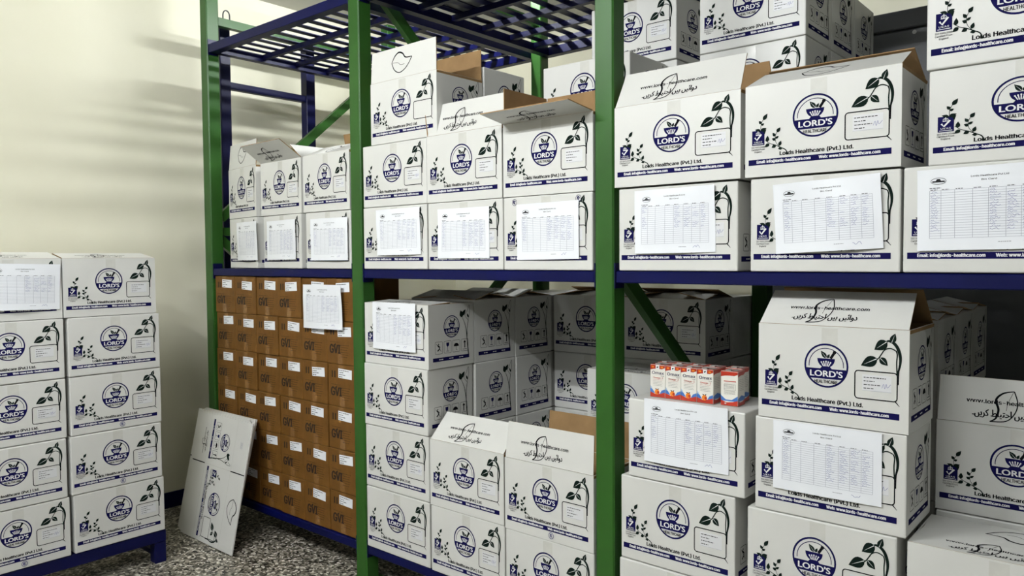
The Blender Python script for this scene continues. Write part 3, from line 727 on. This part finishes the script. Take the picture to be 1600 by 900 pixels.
# ------------------------------------------------------------------ syrup boxes
OW, OH = .0605, .118
def syrup_meshes():
    b = MB(); b.box(-OW/2, OW/2, 0, OW, 0, OH); body = b.mesh('syrup_body', ['box_gloss_white'], .0012)
    IN = ['red_ink', 'orange_ink', 'sky_ink', 'pale_blue_ink', 'navy_ink', 'film', 'black_ink', 'white_ink']
    x = OW/2-.0006
    def common(a):
        a.poly([(-x, OH-.001), (-x, OH*.84), (-x*.5, OH*.87), (0, OH*.88), (x*.6, OH*.875), (x, OH*.92), (x, OH-.001)], 0)
        a.poly([(-x, .001), (x, .001), (x, OH*.17), (x*.4, OH*.12), (-x*.3, OH*.10), (-x, OH*.16)], 0, .0005)
    a = Art(); common(a)
    a.poly([(-x, OH*.15), (-x*.35, OH*.12), (-x*.65, OH*.23), (-x, OH*.28)], 2, .0004); a.poly([(-x, OH*.27), (-x*.65, OH*.22), (-x*.85, OH*.32), (-x, OH*.35)], 3, .0003)
    a.poly([(x, OH*.14), (x*.3, OH*.12), (x*.55, OH*.22), (x, OH*.27)], 2, .0004)
    a.ring(-.002, OH*.165, 0, .0095, n=14, mi=1, z=.0007); a.leaf((-.003, OH*.24), (-.010, OH*.27), .004, 6, None, .0008); a.leaf((-.001, OH*.24), (.006, OH*.27), .004, 6, None, .0008)
    a.ring(.003, OH*.155, 0, .005, n=10, mi=0, z=.0008)
    a.text('Omax', -x*.76, OH*.71, x*1.62, .0105, 4, .0005, bold=.03, res=2)
    a.text('Syrup', x*.45, OH*.655, x*.42, .0035, 6, .0005, bold=.01, res=1)
    a.text('Omega-3', -x*.6, OH*.58, x*1.35, .006, 0, .0005, bold=.02, res=1)
    for i in range(5): words(a, -x*.62, OH*(.54-.045*i), x*(1.3-.1*(i % 2)), .0008, 6 if i else 0, random.Random(i))
    a.rect(-.0075, .0075, OH*.86, OH*.99, 7, .0006); a.leaf((-.004, OH*.91), (.004, OH*.95), .005, 6, None, .0009)
    for u in (-x*.82, x*.42): a.rect(u, u+.010, OH*.905, OH*.955, 1, .0005)
    fr = a.mesh('printed_front', IN)
    a = Art(); common(a)
    a.poly([(-x, OH*.14), (x, OH*.14), (x, OH*.30), (x*.3, OH*.18), (-x*.4, OH*.18), (-x, OH*.30)], 2, .0004)
    a.rect(-x*.65, x*.8, OH*.70, OH*.725, 0)
    a.rrect(-x*.62, x*.75, OH*.46, OH*.63, .0008, .0006, 6)
    for i in range(4): words(a, -x*.6, OH*(.50+.035*i), x*1.2, .001, 6, random.Random(i))
    for i in range(4): words(a, -x*.6, OH*(.43-.03*i), x*1.3, .0008, 6, random.Random(i+5))
    a.ring(-x*.45, OH*.07, .0015, .003, n=8, mi=7, z=.0007)
    bk = a.mesh('printed_back', IN)
    a = Art(); common(a); a.poly([(-x, OH*.14), (x, OH*.14), (x, OH*.24), (0, OH*.30), (-x, OH*.22)], 2, .0004)
    for i in range(7): words(a, -x*.7, OH*(.75-.05*i), x*1.3, .0008, 6, random.Random(i+3))
    sd = a.mesh('printed_end', IN)
    a = Art(); a.rect(-x, x, .001, OW-.001, 0, .0002); a.rect(-x*.8, x*.8, OW*.3, OW*.9, 5, .0005); tp = a.mesh('tuck_lid', IN)
    b = MB(); b.box(-.010, .010, .004, .020, 0, .004); tab = b.mesh('seal_tab', ['film'], .001)
    return body, fr, bk, sd, tp, tab
SM = syrup_meshes()
def syrup(x, y, label, back=False, rz=0):
    t = thing('syrup_box', label, 'medicine box', (x, y, ZO+.001), math.radians(rz), 'syrup boxes on the white carton')
    link('body', SM[0], t); link('printed_front', SM[2 if back else 1], t, (0, 0, 0), FRONT_ROT)
    link('printed_end', SM[3], t, (OW/2, OW/2, 0), (PI/2, 0, PI/2))
    l = link('tuck_lid', SM[4], t, (0, 0, OH)); link('seal_tab', SM[5], l, (random.uniform(-.006, .006), 0, .0006))
for i in range(4):
    syrup(3.127+.0617*i, .066, 'red white and blue syrup box in the front row, %s' % ['nearest the third green post', 'second from the green post', 'third from the green post', 'beside the lone box'][i])
    syrup(3.120+.0617*i, .066+.064, 'syrup box in the second row back, %s' % ['nearest the third green post', 'second from the green post', 'third from the green post', 'last of the row'][i])
syrup(3.397, .074, 'lone syrup box turned with its back panel of small print showing', True, 2)
syrup(3.378, .150, 'syrup box standing behind the lone turned one', True, 0)

# ------------------------------------------------------------------ flattened cartons leaning on the brown stack
def flat_meshes():
    b = MB(); LD, LW, HH = .285, .43, .29; T = .010; f1, f2 = .145, .145
    Lt = LD+LW; Wt = f1+HH+f2
    b.box(0, Wt, 0, Lt, 0, T)
    sheet = b.mesh('sheet', ['carton_white'], .002)
    b = MB(); b.box(0, Wt, -.0005, .0005, .002, T-.002)
    a = Art()
    for x0, x1 in ((0, f1), (f1+HH, Wt)): a.rect(x0, x1, LW-.003, LW+.003, 0, .0004)
    slit = a.mesh('slit', ['black_ink'])
    a = Art(); a.rect(f1-.001, f1+.001, 0, Lt, 0, .0003); a.rect(f1+HH-.001, f1+HH+.001, 0, Lt, 0, .0003); a.rect(f1, f1+HH, LW-.001, LW+.001, 0, .0003)
    crease = a.mesh('crease', ['clear_tape'])
    return sheet, slit, crease, (Lt, Wt, f1, f2, HH, LD, LW, T)
FS, FSL, FCR, (Lt, Wt, f1, f2, HH, LDn, LWn, FT) = flat_meshes()
def flat_carton(x, yb, yt, zt, label, art=True, tilt=0.0):
    lean = math.atan2(yt-yb, zt)
    t = thing('flattened_carton', label, 'carton', (x, yb, 0.004), 0, 'flattened cartons leaning on the brown stack')
    t.rotation_mode = 'QUATERNION'
    t.rotation_quaternion = (Matrix.Rotation(math.radians(tilt), 4, 'Y') @ Matrix.Rotation(PI/2-lean, 4, 'X')).to_quaternion()
    # local: x along the floor, y up the sheet, z towards the aisle
    link('sheet', FS, t, (0, 0, -FT))
    if art:
        link('slit', FSL, t); link('crease', FCR, t)
        # box-up runs along +x, box-right runs down the sheet
        o = link('printed_front', ME['front'], t, (f1, LWn-.0, .0002), (0, 0, -PI/2)); o.scale = (LWn/W0, HH/H0, 1)
        o = link('printed_side', ME['side'], t, (f1, Lt, .0002), (0, 0, -PI/2)); o.scale = (LDn/D0, HH/H0, 1)
        o = link('printed_flap', ME['fleaf'], t, (f1+HH, LWn/2, .0002), (0, 0, -PI/2))
        o = link('printed_flap', ME['ftext'], t, (f1, LWn+.14, .0002), (0, 0, PI/2)); o.scale = (.62, .62, 1)
        a = Art()
        for i in range(5): words(a, 0, .005*i, .035, .002, 0, random.Random(i))
        link('printed_block', a.mesh('printed_block', ['grid_ink']), t, (f1+HH+.06, LWn+.17, .0002), (0, 0, -PI/2))
    return t
flat_carton(.105, -.250, -.105, .70, 'flattened white carton with logo and leaf, foremost of the leaning bundle')
flat_carton(.050, -.234, -.084, .70, 'flattened white carton second in the leaning bundle', False)
flat_carton(.004, -.218, -.062, .70, 'flattened white carton third in the leaning bundle, jutting towards the wall', True, -.4)
flat_carton(.020, -.202, -.042, .69, 'flattened white carton fourth in the leaning bundle', False)
flat_carton(-.005, -.186, -.018, .69, 'flattened white carton at the back of the bundle against the brown stack', False)
